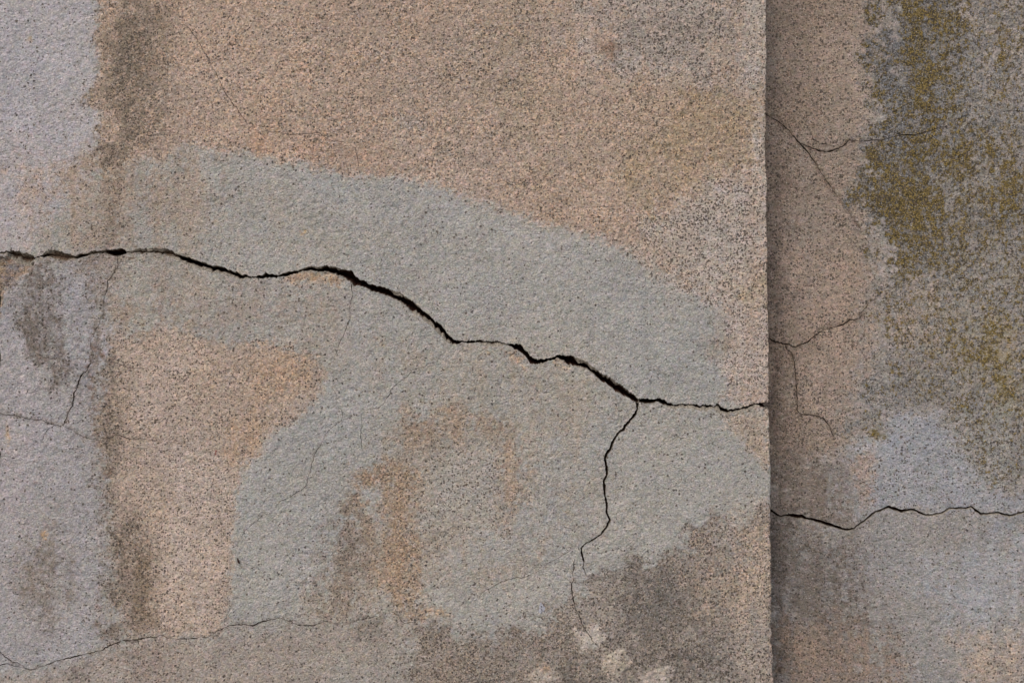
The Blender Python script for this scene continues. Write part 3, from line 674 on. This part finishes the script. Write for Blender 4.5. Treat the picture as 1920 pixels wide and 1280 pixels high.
def plaster_material():
    k = NT('weathered plaster')
    pos = k.n('ShaderNodeTexCoord').outputs['Object']
    tint = k.n('ShaderNodeAttribute', attribute_name='tint').outputs['Color']
    mx = k.n('ShaderNodeAttribute', attribute_name='cover')
    sp = k.n('ShaderNodeSeparateColor', {0: mx.outputs['Color']})
    speck, sand, lich = sp.outputs[0], sp.outputs[1], sp.outputs[2]
    soot = mx.outputs['Alpha']
    # warped position for irregular outlines
    wn_ = k.n('ShaderNodeTexNoise', {'Vector': pos, 'Scale': 1000 / 4.0, 'Detail': 2.0})
    off = k.n('ShaderNodeVectorMath', {0: wn_.outputs['Color'], 1: (.5, .5, .5)}, operation='SUBTRACT').outputs[0]
    off = k.n('ShaderNodeVectorMath', {0: off, 'Scale': .0052}, operation='SCALE').outputs[0]
    wpos = k.n('ShaderNodeVectorMath', {0: pos, 1: off}, operation='ADD').outputs[0]
    col = tint
    # --- grains of sand
    g = k.vor(pos, 3.0)
    gv = k.n('ShaderNodeSeparateColor', {0: g.outputs['Color']})
    bright = k.remap(gv.outputs[0], 0, 1, .62, 1.38)
    warm = k.mixc(gv.outputs[1], (1.12, .98, .84, 1), (.94, 1.0, 1.08, 1))
    gmul = k.n('ShaderNodeVectorMath', {0: warm, 'Scale': bright}, operation='SCALE').outputs[0]
    patchy = k.remap(k.noise(pos, 60, 4, .7), .35, .65, .45, 1.25)
    gf = k.math('MULTIPLY', k.math('MULTIPLY_ADD', sand, .62, .14), patchy)
    col = k.mixc(gf, col, k.mixc(1.0, col, gmul, 'MULTIPLY'))
    # --- mottling in value and a little in hue
    nt = k.n('ShaderNodeTexNoise', {'Vector': pos, 'Scale': 1000 / 11.0, 'Detail': 4.0, 'Roughness': .72})
    m1 = k.remap(nt.outputs[0], .28, .72, .86, 1.14)
    hue = k.n('ShaderNodeVectorMath', {0: nt.outputs['Color'], 1: (.36, .24, .40), 2: (.82, .88, .80)}, operation='MULTIPLY_ADD').outputs[0]
    col = k.n('ShaderNodeVectorMath', {0: col, 1: hue}, operation='MULTIPLY').outputs[0]
    col = k.n('ShaderNodeVectorMath', {0: col, 'Scale': m1}, operation='SCALE').outputs[0]
    m2 = k.remap(k.noise(pos, 3.0, 3, .7), .3, .7, .76, 1.24)
    col = k.n('ShaderNodeVectorMath', {0: col, 'Scale': m2}, operation='SCALE').outputs[0]
    # small rusty smudges
    ru = k.math('MULTIPLY', k.remap(k.noise(pos, 8, 3, .8), .57, .70), .6)
    col = k.mixc(ru, col, k.mixc(1.0, col, (.74, .62, .50, 1), 'MULTIPLY'))
    # --- bluish and olive lichen in fine clumps
    lt = k.n('ShaderNodeTexNoise', {'Vector': k.n('ShaderNodeMapping', {'Vector': pos, 'Scale': (1, 1, .75)}), 'Scale': 1000 / 8.5, 'Detail': 3.0, 'Roughness': .85})
    ls = k.n('ShaderNodeSeparateColor', {0: lt.outputs['Color']})
    fine = k.noise(pos, 2.8, 2, .6)
    blf = k.remap(k.math('SUBTRACT', ls.outputs[0], k.math('MULTIPLY_ADD', soot, -.30, .68)), -.06, .10)
    blf = k.math('MULTIPLY', k.math('MULTIPLY', blf, .82), k.remap(soot, 0, .1))
    col = k.mixc(blf, col, k.mixc(k.remap(fine, .32, .68), (.030, .030, .032, 1), (.27, .275, .29, 1)))
    lf = k.remap(k.math('SUBTRACT', ls.outputs[1], k.math('MULTIPLY_ADD', lich, -.33, .71)), -.06, .10)
    lf = k.math('MULTIPLY', k.math('MULTIPLY', lf, .74), k.remap(lich, 0, .08))
    lcol = k.mixc(k.remap(fine, .36, .66), (.030, .022, .007, 1), (.27, .185, .038, 1))
    col = k.mixc(k.math('MULTIPLY', lf, 1.15, clamp=True), col, lcol)
    # --- dark specks: soot-filled pits, two sizes of dots in loose groups
    dens = k.math('MULTIPLY', speck, k.remap(k.noise(pos, 22, 3, .65), .3, .7, .35, 1.45))
    v1 = k.vor(wpos, 5.4); c1 = k.n('ShaderNodeSeparateColor', {0: v1.outputs['Color']})
    e1 = k.math('GREATER_THAN', dens, c1.outputs[0])
    r1 = k.remap(c1.outputs[1], 0, 1, .22, .44)
    s1 = k.math('MULTIPLY', e1, k.remap(k.math('SUBTRACT', v1.outputs['Distance'], r1), .05, -.06))
    v2 = k.vor(k.n('ShaderNodeMapping', {'Vector': wpos, 'Location': (.37, .91, .13)}), 3.9); c2 = k.n('ShaderNodeSeparateColor', {0: v2.outputs['Color']})
    e2 = k.math('GREATER_THAN', k.math('MULTIPLY', dens, .75), c2.outputs[0])
    s2 = k.math('MULTIPLY', e2, k.remap(v2.outputs['Distance'], .48, .30))
    s = k.math('MAXIMUM', s1, s2)
    v4 = k.vor(wpos, 15); c4 = k.n('ShaderNodeSeparateColor', {0: v4.outputs['Color']})
    s4 = k.math('MULTIPLY', k.math('LESS_THAN', c4.outputs[0], .24), k.math('LESS_THAN', v4.outputs['Distance'], k.math('MULTIPLY_ADD', c4.outputs[1], .12, .03)))
    s4 = k.math('MULTIPLY', s4, .75)
    s = k.math('MAXIMUM', s, s4)
    scol = k.mixc(c1.outputs[2], (.045, .040, .038, 1), (.115, .088, .066, 1))
    col = k.mixc(k.math('MULTIPLY', s, .87), col, scol)
    # --- pale glinting grains
    s5 = k.math('MULTIPLY', k.math('GREATER_THAN', gv.outputs[2], .88), k.remap(g.outputs['Distance'], .36, .2))
    col = k.mixc(k.math('MULTIPLY', s5, .5), col, (.70, .66, .61, 1))
    k.put(k.b.inputs['Base Color'], col)
    # --- relief below the size of the mesh
    hh = k.math('ADD', k.noise(pos, 4.2, 3, .7), k.math('MULTIPLY', g.outputs['Distance'], -.25))
    hh = k.math('ADD', hh, k.math('MULTIPLY', lf, .35))
    bp = k.n('ShaderNodeBump', {'Height': hh, 'Strength': 1.0, 'Distance': .0034})
    k.put(k.b.inputs['Normal'], bp.outputs[0])
    k.put(k.b.inputs['Roughness'], k.remap(s5, 0, 1, .94, .55))
    return k.m

def crack_material(name, rim, inner, deep):
    """broken plaster at the lips, old brick and mortar further in: depth is a real material change"""
    k = NT(name)
    pos = k.n('ShaderNodeTexCoord').outputs['Object']
    at = k.n('ShaderNodeAttribute', attribute_name='depth_mm')
    dep = k.n('ShaderNodeSeparateColor', {0: at.outputs['Color']}).outputs[0]
    n1 = k.noise(pos, 8, 4, .65)
    f1 = k.remap(k.math('ADD', dep, k.remap(n1, .2, .8, -.2, .2)), .35, .85)
    f2 = k.remap(k.math('ADD', dep, k.remap(n1, .2, .8, -.25, .25)), .9, 1.5)
    col = k.mixc(f2, k.mixc(f1, rim, inner), deep)
    col = k.n('ShaderNodeVectorMath', {0: col, 'Scale': k.remap(k.noise(pos, 3.5, 3, .65), .25, .75, .55, 1.4)}, operation='SCALE').outputs[0]
    k.put(k.b.inputs['Base Color'], col)
    k.put(k.b.inputs['Normal'], k.n('ShaderNodeBump', {'Height': k.noise(pos, 4, 3, .6), 'Strength': .9, 'Distance': .002}).outputs[0])
    return k.m

M_PLASTER = plaster_material()
M_CRACK = crack_material('broken plaster over brick', (.25, .22, .18, 1), (.11, .075, .05, 1), (.05, .016, .010, 1))  # deep brick tone darkened to paint the shade inside the gap
M_HAIR = crack_material('hairline crack', (.085, .062, .045, 1), (.05, .036, .026, 1), (.03, .02, .015, 1))
kb = NT('old brick core')
kb_pos = kb.n('ShaderNodeTexCoord').outputs['Object']
kb_map = kb.n('ShaderNodeMapping', {'Vector': kb_pos, 'Rotation': (R(90), 0, 0)})
br = kb.n('ShaderNodeTexBrick', {'Vector': kb_map, 'Color1': (.20, .06, .035, 1), 'Color2': (.14, .05, .03, 1), 'Mortar': (.22, .19, .15, 1), 'Scale': 4.5})
kb.put(kb.b.inputs['Base Color'], br.outputs[0])
M_CORE = kb.m

# ------------------------------------------------------------------ plaster skins cut by the cracks
def axis(lo, a, b, hi, step, grow=1.12, mx=60):
    mid = list(np.linspace(a, b, int(round((b - a) / step)) + 1))
    left, s, x = [], step, a
    while x > lo:
        s = min(s * grow, mx); x -= s; left.append(max(x, lo))
    right, s, x = [], step, b
    while x < hi:
        s = min(s * grow, mx); x += s; right.append(min(x, hi))
    return np.array(left[::-1] + mid + right)

def build_skin(parent, us, vs, mapf, relief, cracks, splitter, tint_f, names):
    nu, nv = len(us), len(vs)
    U, V = np.meshgrid(us, vs)
    gid = np.arange(nu * nv).reshape(nv, nu)
    cell = np.zeros((nv - 1, nu - 1), dtype=bool)
    # cells touched by a crack, with one ring around them
    for c in cracks:
        W = c.B - c.A
        k = max(2, int(c.w.max() / .8) + 2)
        for f in np.linspace(-.05, 1.05, k):
            P = c.A + W * f
            P = np.concatenate([P, (P[1:] + P[:-1]) / 2])
            iu = np.searchsorted(us, P[:, 0]) - 1; iv = np.searchsorted(vs, P[:, 1]) - 1
            ok = (iu >= 0) & (iu < nu - 1) & (iv >= 0) & (iv < nv - 1)
            cell[iv[ok], iu[ok]] = True
    g = cell.copy()
    g[1:] |= cell[:-1]; g[:-1] |= cell[1:]
    h = g.copy(); h[:, 1:] |= g[:, :-1]; h[:, :-1] |= g[:, 1:]
    cell = h
    # quads outside the band
    a, b, c_, d = gid[:-1, :-1], gid[:-1, 1:], gid[1:, 1:], gid[1:, :-1]
    keep = ~cell
    quads = np.stack([a[keep], d[keep], c_[keep], b[keep]], -1)
    # band: constrained triangulation
    used = np.zeros((nv, nu), dtype=bool)
    for sl in ((slice(None, -1), slice(None, -1)), (slice(None, -1), slice(1, None)), (slice(1, None), slice(None, -1)), (slice(1, None), slice(1, None))):
        used[sl] |= cell
    gsel = gid[used]
    remap = -np.ones(nu * nv, dtype=np.int64); remap[gsel] = np.arange(len(gsel))
    pts = [Vector((x, y)) for x, y in zip(U.ravel()[gsel], V.ravel()[gsel])]
    ce = np.pad(cell, 1)
    edges = []
    # borders of the band
    hh = ce[1:, 1:-1] ^ ce[:-1, 1:-1]       # horizontal edges, row r, col c
    r, cc = np.nonzero(hh)
    edges += list(zip(remap[gid[r, cc]].tolist(), remap[gid[r, cc + 1]].tolist()))
    vv = ce[1:-1, 1:] ^ ce[1:-1, :-1]
    r, cc = np.nonzero(vv)
    edges += list(zip(remap[gid[r, cc]].tolist(), remap[gid[r + 1, cc]].tolist()))
    umin, umax, vmin, vmax = us[0], us[-1], vs[0], vs[-1]
    for c in cracks:
        base = len(pts)
        pp = c.poly.copy()
        pp[:, 0] = np.clip(pp[:, 0], umin, umax); pp[:, 1] = np.clip(pp[:, 1], vmin, vmax)
        pts += [Vector((x, y)) for x, y in pp]
        n = len(pp)
        edges += [(base + i, base + (i + 1) % n) for i in range(n)]
    co, _, faces, ov, _, _ = delaunay_2d_cdt(pts, edges, [], 0, 1e-4, True)
    co = np.array([(q.x, q.y) for q in co])
    F = np.array(faces, dtype=np.int64)
    cen = co[F].mean(1)
    iu = np.clip(np.searchsorted(us, cen[:, 0]) - 1, 0, nu - 2); iv = np.clip(np.searchsorted(vs, cen[:, 1]) - 1, 0, nv - 2)
    ok = cell[iv, iu]
    for c in cracks:
        lo = c.poly.min(0); hi = c.poly.max(0)
        sel = np.nonzero(ok & (cen[:, 0] > lo[0]) & (cen[:, 0] < hi[0]) & (cen[:, 1] > lo[1]) & (cen[:, 1] < hi[1]))[0]
        if len(sel):
            # even-odd in blocks along the ribbon
            px, py = cen[sel, 0], cen[sel, 1]
            ins = np.zeros(len(sel), dtype=bool)
            P = c.poly; n = len(P)
            for i in range(n):
                ax, ay = P[i]; bx, by = P[(i + 1) % n]
                if ay == by: continue
                ins ^= ((ay > py) != (by > py)) & (px < (bx - ax) * (py - ay) / (by - ay) + ax)
            ok[sel[ins]] = False
    F = F[ok]
    # orientation like the quads
    p = co[F]
    area = (p[:, 1, 0] - p[:, 0, 0]) * (p[:, 2, 1] - p[:, 0, 1]) - (p[:, 2, 0] - p[:, 0, 0]) * (p[:, 1, 1] - p[:, 0, 1])
    F[area > 0] = F[area > 0][:, ::-1]
    # CDT vertices back to grid ids
    newid = np.empty(len(co), dtype=np.int64); extra = []
    ng = len(gsel)
    for i, o in enumerate(ov):
        gi = -1
        for q in o:
            if q < ng: gi = q; break
        if gi >= 0: newid[i] = gsel[gi]
        else:
            newid[i] = nu * nv + len(extra); extra.append(i)
    F = newid[F]
    uu = np.concatenate([U.ravel(), co[extra, 0]]); vv_ = np.concatenate([V.ravel(), co[extra, 1]])
    H = relief(uu, vv_)
    P3 = mapf(uu, vv_, H)
    tint, cov = tint_f(uu, vv_, P3)
    def side(idx):
        return vv_[idx].mean(1) < splitter(uu[idx].mean(1))
    qs, ts = side(quads), side(F)
    out = []
    for flag, (nm, lab) in zip((True, False), names):
        me = mesh_arrays(nm, P3, quads[qs == flag], F[ts == flag], {'tint': tint, 'cover': cov})
        o = link_mesh(nm, me, M_PLASTER, parent)
        o['label'] = lab
        out.append(o)
    return out

STEP = 1.56
# ---- the wall in front
front = empty('plaster_wall', (-.2, .12, 0))
tag(front, 'projecting grey and sand-coloured plaster wall on the left, split across by a wide black crack', 'wall')
A, B = sections_from_tb(MAIN, front_u)
A = np.concatenate([A, [(1439, 753), (1452, 755), (1500, 748), (1640, 742)]]); B = np.concatenate([B, [(1439, 765), (1452, 764), (1500, 759), (1640, 752)]])
crk = [Crack('crack', 'wide jagged black crack crossing the front wall', A, B, 11, 38, False, M_CRACK, MAIN_LED, jag=1.05, shallow=[(-30, 64), (84, 142), (160, 200), (242, 335), (896, 945)])]
A, B = sections_from_cw(BRANCH, front_u)
crk.append(Crack('crack', 'narrow black crack branching downward near the corner', A, B, 23, 22, False, M_CRACK, None, jag=.55))
for i, (lab, pts) in enumerate(HAIR_FRONT):
    if i in (6, 7):
        pts = [(q[0], q[1], q[2] * .72) if len(q) == 3 else q for q in pts]
    A, B = sections_from_cw(pts, front_u)
    crk.append(Crack('hairline_crack', lab, A, B, 100 + i * 3, 9, True, M_HAIR, jag=.75))

mainx = (crk[0].A[:, 0] + crk[0].B[:, 0]) / 2; mainy = (crk[0].A[:, 1] + crk[0].B[:, 1]) / 2
MAIN_LINE[:] = [mainx, mainy]
def split_front(u): return np.interp(u, mainx, mainy)

def halo(pts, col, w=2.4, stren=.4):
    p = np.asarray([q[:2] for q in pts], dtype=float)
    t = np.gradient(p, axis=0); t /= np.linalg.norm(t, axis=1)[:, None] + 1e-9
    nrm = np.stack([-t[:, 1], t[:, 0]], -1) * w
    return ([tuple(q) for q in np.concatenate([p - nrm, (p + nrm)[::-1]])], 3.2, 1.2, stren, col, .4, N, N, N)
for i, wd, st in ((0, 2, .3), (2, 4, .45), (4, 3, .4), (6, 1.5, .2), (10, 2.5, .3), (11, 2, .3)):
    ZONES_FRONT.append(halo(HAIR_FRONT[i][1], (108, 96, 86), wd, st))
for i, wd, st in ((0, 3.5, .5), (1, 3.5, .45), (4, 2, .3), (5, 3.5, .45), (6, 2.5, .4)):
    ZONES_SIDE.append(halo(HAIR_SIDE[i][1], (92, 74, 60), wd, st))

def tint_front(u, v, P):
    zx = P[:, 0] * 1000 + 960
    zx = np.where(u > 1438, 1438 + (u - 1438) * .5, zx)
    t, m = paint(zx, v, u, v, ZONES_FRONT, lin((156, 153, 147)) * ALB, (.07, .18, 0, 0))
    return t, m

us = np.concatenate([axis(-640, -16, 1430, 1430, STEP)[:-1], np.arange(1430, 1442, .9), axis(1442, 1442, 1443, 1634, 1.0, 1.25, 12)[1:]])
us = np.unique(np.round(us, 4))
vs = axis(-1100, -14, 1294, 1940, STEP)
build_skin(front, us, vs, map_front, relief_front, crk, split_front, tint_front,
           [('plaster_panel', 'sandy and grey plaster above the wide crack'), ('plaster_panel', 'patchy plaster below the wide crack')])
for c in crk:
    c.build(map_front, relief_front, front)

def box(name, mat, parent, x0, x1, y0, y1, z0, z1, rot=0.0, org=(0, 0)):
    v = []
    for x in (x0, x1):
        for y in (y0, y1):
            for z in (z0, z1):
                X = org[0] + x * math.cos(rot) - y * math.sin(rot); Y = org[1] + x * math.sin(rot) + y * math.cos(rot)
                v.append((X, Y, z))
    f = [(0, 1, 3, 2), (4, 6, 7, 5), (0, 4, 5, 1), (2, 3, 7, 6), (0, 2, 6, 4), (1, 5, 7, 3)]
    me = mesh_arrays(name, np.array(v), np.array(f), [], smooth=False)
    return link_mesh(name, me, mat, parent)
box('brick_core', M_CORE, front, -1.60, .415, .05, .42, 0, 3.03)

# ---- the recessed wall
side_w = empty('plaster_wall', (.9, .2, 0))
tag(side_w, 'recessed lichen-stained plaster wall on the right, behind the vertical corner', 'wall')
A, B = sections_from_tb(SIDE_MAIN, side_uv)
A = np.concatenate([[(-60, A[0, 1] - 4)], A]); B = np.concatenate([[(-60, B[0, 1] - 4)], B])
scr = [Crack('crack', 'black zigzag crack across the recessed wall', A, B, 57, 24, False, M_CRACK, [(300, 700, .08, .3)], jag=.6)]
for i, (lab, pts) in enumerate(HAIR_SIDE):
    A, B = sections_from_cw(pts, side_uv)
    scr.append(Crack('hairline_crack', lab, A, B, 300 + i * 3, 9, True, M_HAIR, jag=.75))
sx = (scr[0].A[:, 0] + scr[0].B[:, 0]) / 2; sy = (scr[0].A[:, 1] + scr[0].B[:, 1]) / 2
def split_side(u): return np.interp(u, sx, sy)
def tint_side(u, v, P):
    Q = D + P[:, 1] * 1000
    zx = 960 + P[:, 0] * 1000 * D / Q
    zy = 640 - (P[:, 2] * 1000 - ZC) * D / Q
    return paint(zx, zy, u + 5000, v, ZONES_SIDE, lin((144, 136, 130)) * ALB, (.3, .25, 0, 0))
us = axis(-28, 10, 545, 1400, STEP)
vs = axis(-1100, -40, 1322, 1940, STEP)
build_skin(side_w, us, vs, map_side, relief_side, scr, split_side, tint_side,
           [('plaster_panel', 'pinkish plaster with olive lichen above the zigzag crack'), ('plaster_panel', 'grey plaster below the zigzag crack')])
for c in scr:
    c.build(map_side, relief_side, side_w)
box('brick_core', M_CORE, side_w, -.02, 1.40, .05, .38, 0, 3.03, -AL, (OX / 1000, OY / 1000))

# ------------------------------------------------------------------ small things on the wall
def tube_obj(name, pts, rad, mat, parent=None, seg=8):
    pts = [Vector(p) for p in pts]
    V, Q = [], []
    n = len(pts)
    for i, p in enumerate(pts):
        t = (pts[min(i + 1, n - 1)] - pts[max(i - 1, 0)]).normalized()
        a = t.cross(Vector((0, 1, 0))).normalized(); b = t.cross(a).normalized()
        for k in range(seg):
            an = 2 * math.pi * k / seg
            V.append(p + (a * math.cos(an) + b * math.sin(an)) * rad[i])
    for i in range(n - 1):
        for k in range(seg):
            Q.append((i * seg + k, i * seg + (k + 1) % seg, (i + 1) * seg + (k + 1) % seg, (i + 1) * seg + k))
    V = np.array([tuple(v) for v in V])
    return link_mesh(name, mesh_arrays(name, V, Q, []), mat, parent)

def at_front(px, py, h=0.0):
    u, v = front_u(px, py)
    r = relief_front(np.array([u]), np.array([v]))
    return Vector(map_front(np.array([float(u)]), np.array([float(v)]), r + h)[0])

kt = NT('dry brown bark'); kt_pos = kt.n('ShaderNodeTexCoord').outputs['Object']
kt.put(kt.b.inputs['Base Color'], kt.mixc(kt.noise(kt_pos, 2.0, 2), (.020, .009, .006, 1), (.060, .024, .014, 1)))
kt.b.inputs['Roughness'].default_value = .6
tw = tube_obj('twig', [at_front(446, 1045, 1.0), at_front(446.2, 1046.5, 1.1), at_front(447, 1050, 1.5), at_front(448.6, 1053.6, 1.5), at_front(449.3, 1055.2, 1.0)],
              [.0005, .0014, .0015, .0018, .0006], kt.m)
tag(tw, 'tiny dark brown twig fragment stuck to the plaster, lower left', 'twig')

# dab of white paint with dark flecks on the front wall
def dab(name, cx, cy, rx, ry, thick, mat, parent, seed, rot=0.0):
    rings, seg = 5, 28
    UV, HH = [(cx, cy)], [thick]
    for i in range(1, rings + 1):
        f = i / rings
        for k in range(seg):
            a = 2 * math.pi * k / seg
            rr = 1 + .22 * math.sin(3 * a + seed) + .12 * math.sin(7 * a + 2 * seed)
            x = rx * f * rr * math.cos(a); y = ry * f * rr * math.sin(a)
            UV.append((cx + x * math.cos(rot) - y * math.sin(rot), cy + x * math.sin(rot) + y * math.cos(rot)))
            HH.append(thick * (1 - f ** 3) - (.3 if i == rings else 0))
    UV = np.array(UV); u, v = front_u(UV[:, 0], UV[:, 1])
    P = map_front(u, v, relief_front(u, v) + np.array(HH))
    q = []; t = [(0, 1 + (k + 1) % seg, 1 + k) for k in range(seg)]
    for i in range(rings - 1):
        for k in range(seg):
            a0 = 1 + i * seg + k; a1 = 1 + i * seg + (k + 1) % seg
            q.append((a0, a1, a1 + seg, a0 + seg))
    return link_mesh(name, mesh_arrays(name, P, q, t), mat, parent)
kw = NT('white paint'); kw_pos = kw.n('ShaderNodeTexCoord').outputs['Object']
kw.put(kw.b.inputs['Base Color'], kw.mixc(kw.remap(kw.noise(kw_pos, 3.0, 3, .6), .4, .62), (.30, .30, .34, 1), (.44, .44, .48, 1)))
kw.put(kw.b.inputs['Normal'], kw.n('ShaderNodeBump', {'Height': kw.noise(kw_pos, 3, 3), 'Strength': .8, 'Distance': .001}).outputs[0])
kd = NT('blue black ink'); kd_pos = kd.n('ShaderNodeTexCoord').outputs['Object']
kd.put(kd.b.inputs['Base Color'], kd.mixc(kd.noise(kd_pos, 2.0, 2), (.012, .014, .024, 1), (.03, .034, .05, 1)))
pd = dab('paint_dab', 1015.5, 1140, 6.2, 10.5, .5, kw.m, front, 1.3, .06)
pd['label'] = 'small white paint dab with dark ink marks'
for (x, y, rx, ry, rt) in [(1015.2, 1136.5, 1.0, 2.3, -.2), (1015.2, 1142.2, 1.5, 1.0, .2), (1016, 1144.6, 1.0, .9, 0), (1015.6, 1147.6, .8, .6, 0), (1016, 1131.4, 1.0, .6, 0), (1019, 1131.4, .9, .5, 0)]:
    dm = dab('ink_mark', x, y, rx, ry, .95, kd.m, pd, 2.1, rt)
    dm.location = (0, 0, 0)

# ------------------------------------------------------------------ ground in front of the walls, below the frame
kg = NT('worn concrete paving'); kg_pos = kg.n('ShaderNodeTexCoord').outputs['Object']
kg.put(kg.b.inputs['Base Color'], kg.mixc(kg.noise(kg_pos, 90, 6, .65), (.15, .14, .13, 1), (.25, .235, .215, 1)))
kg.put(kg.b.inputs['Normal'], kg.n('ShaderNodeBump', {'Height': kg.noise(kg_pos, 12, 4), 'Strength': .6, 'Distance': .004}).outputs[0])
n = 24
xs = np.linspace(-60, 60, n); ys = np.linspace(-80, 40, n)
X, Y = np.meshgrid(xs, ys); gi = np.arange(n * n).reshape(n, n)
gv = np.stack([X.ravel(), Y.ravel(), np.zeros(n * n)], -1)
gq = np.stack([gi[:-1, :-1], gi[:-1, 1:], gi[1:, 1:], gi[1:, :-1]], -1).reshape(-1, 4)
tag(link_mesh('ground', mesh_arrays('ground', gv, gq, []), kg.m), kind='structure')
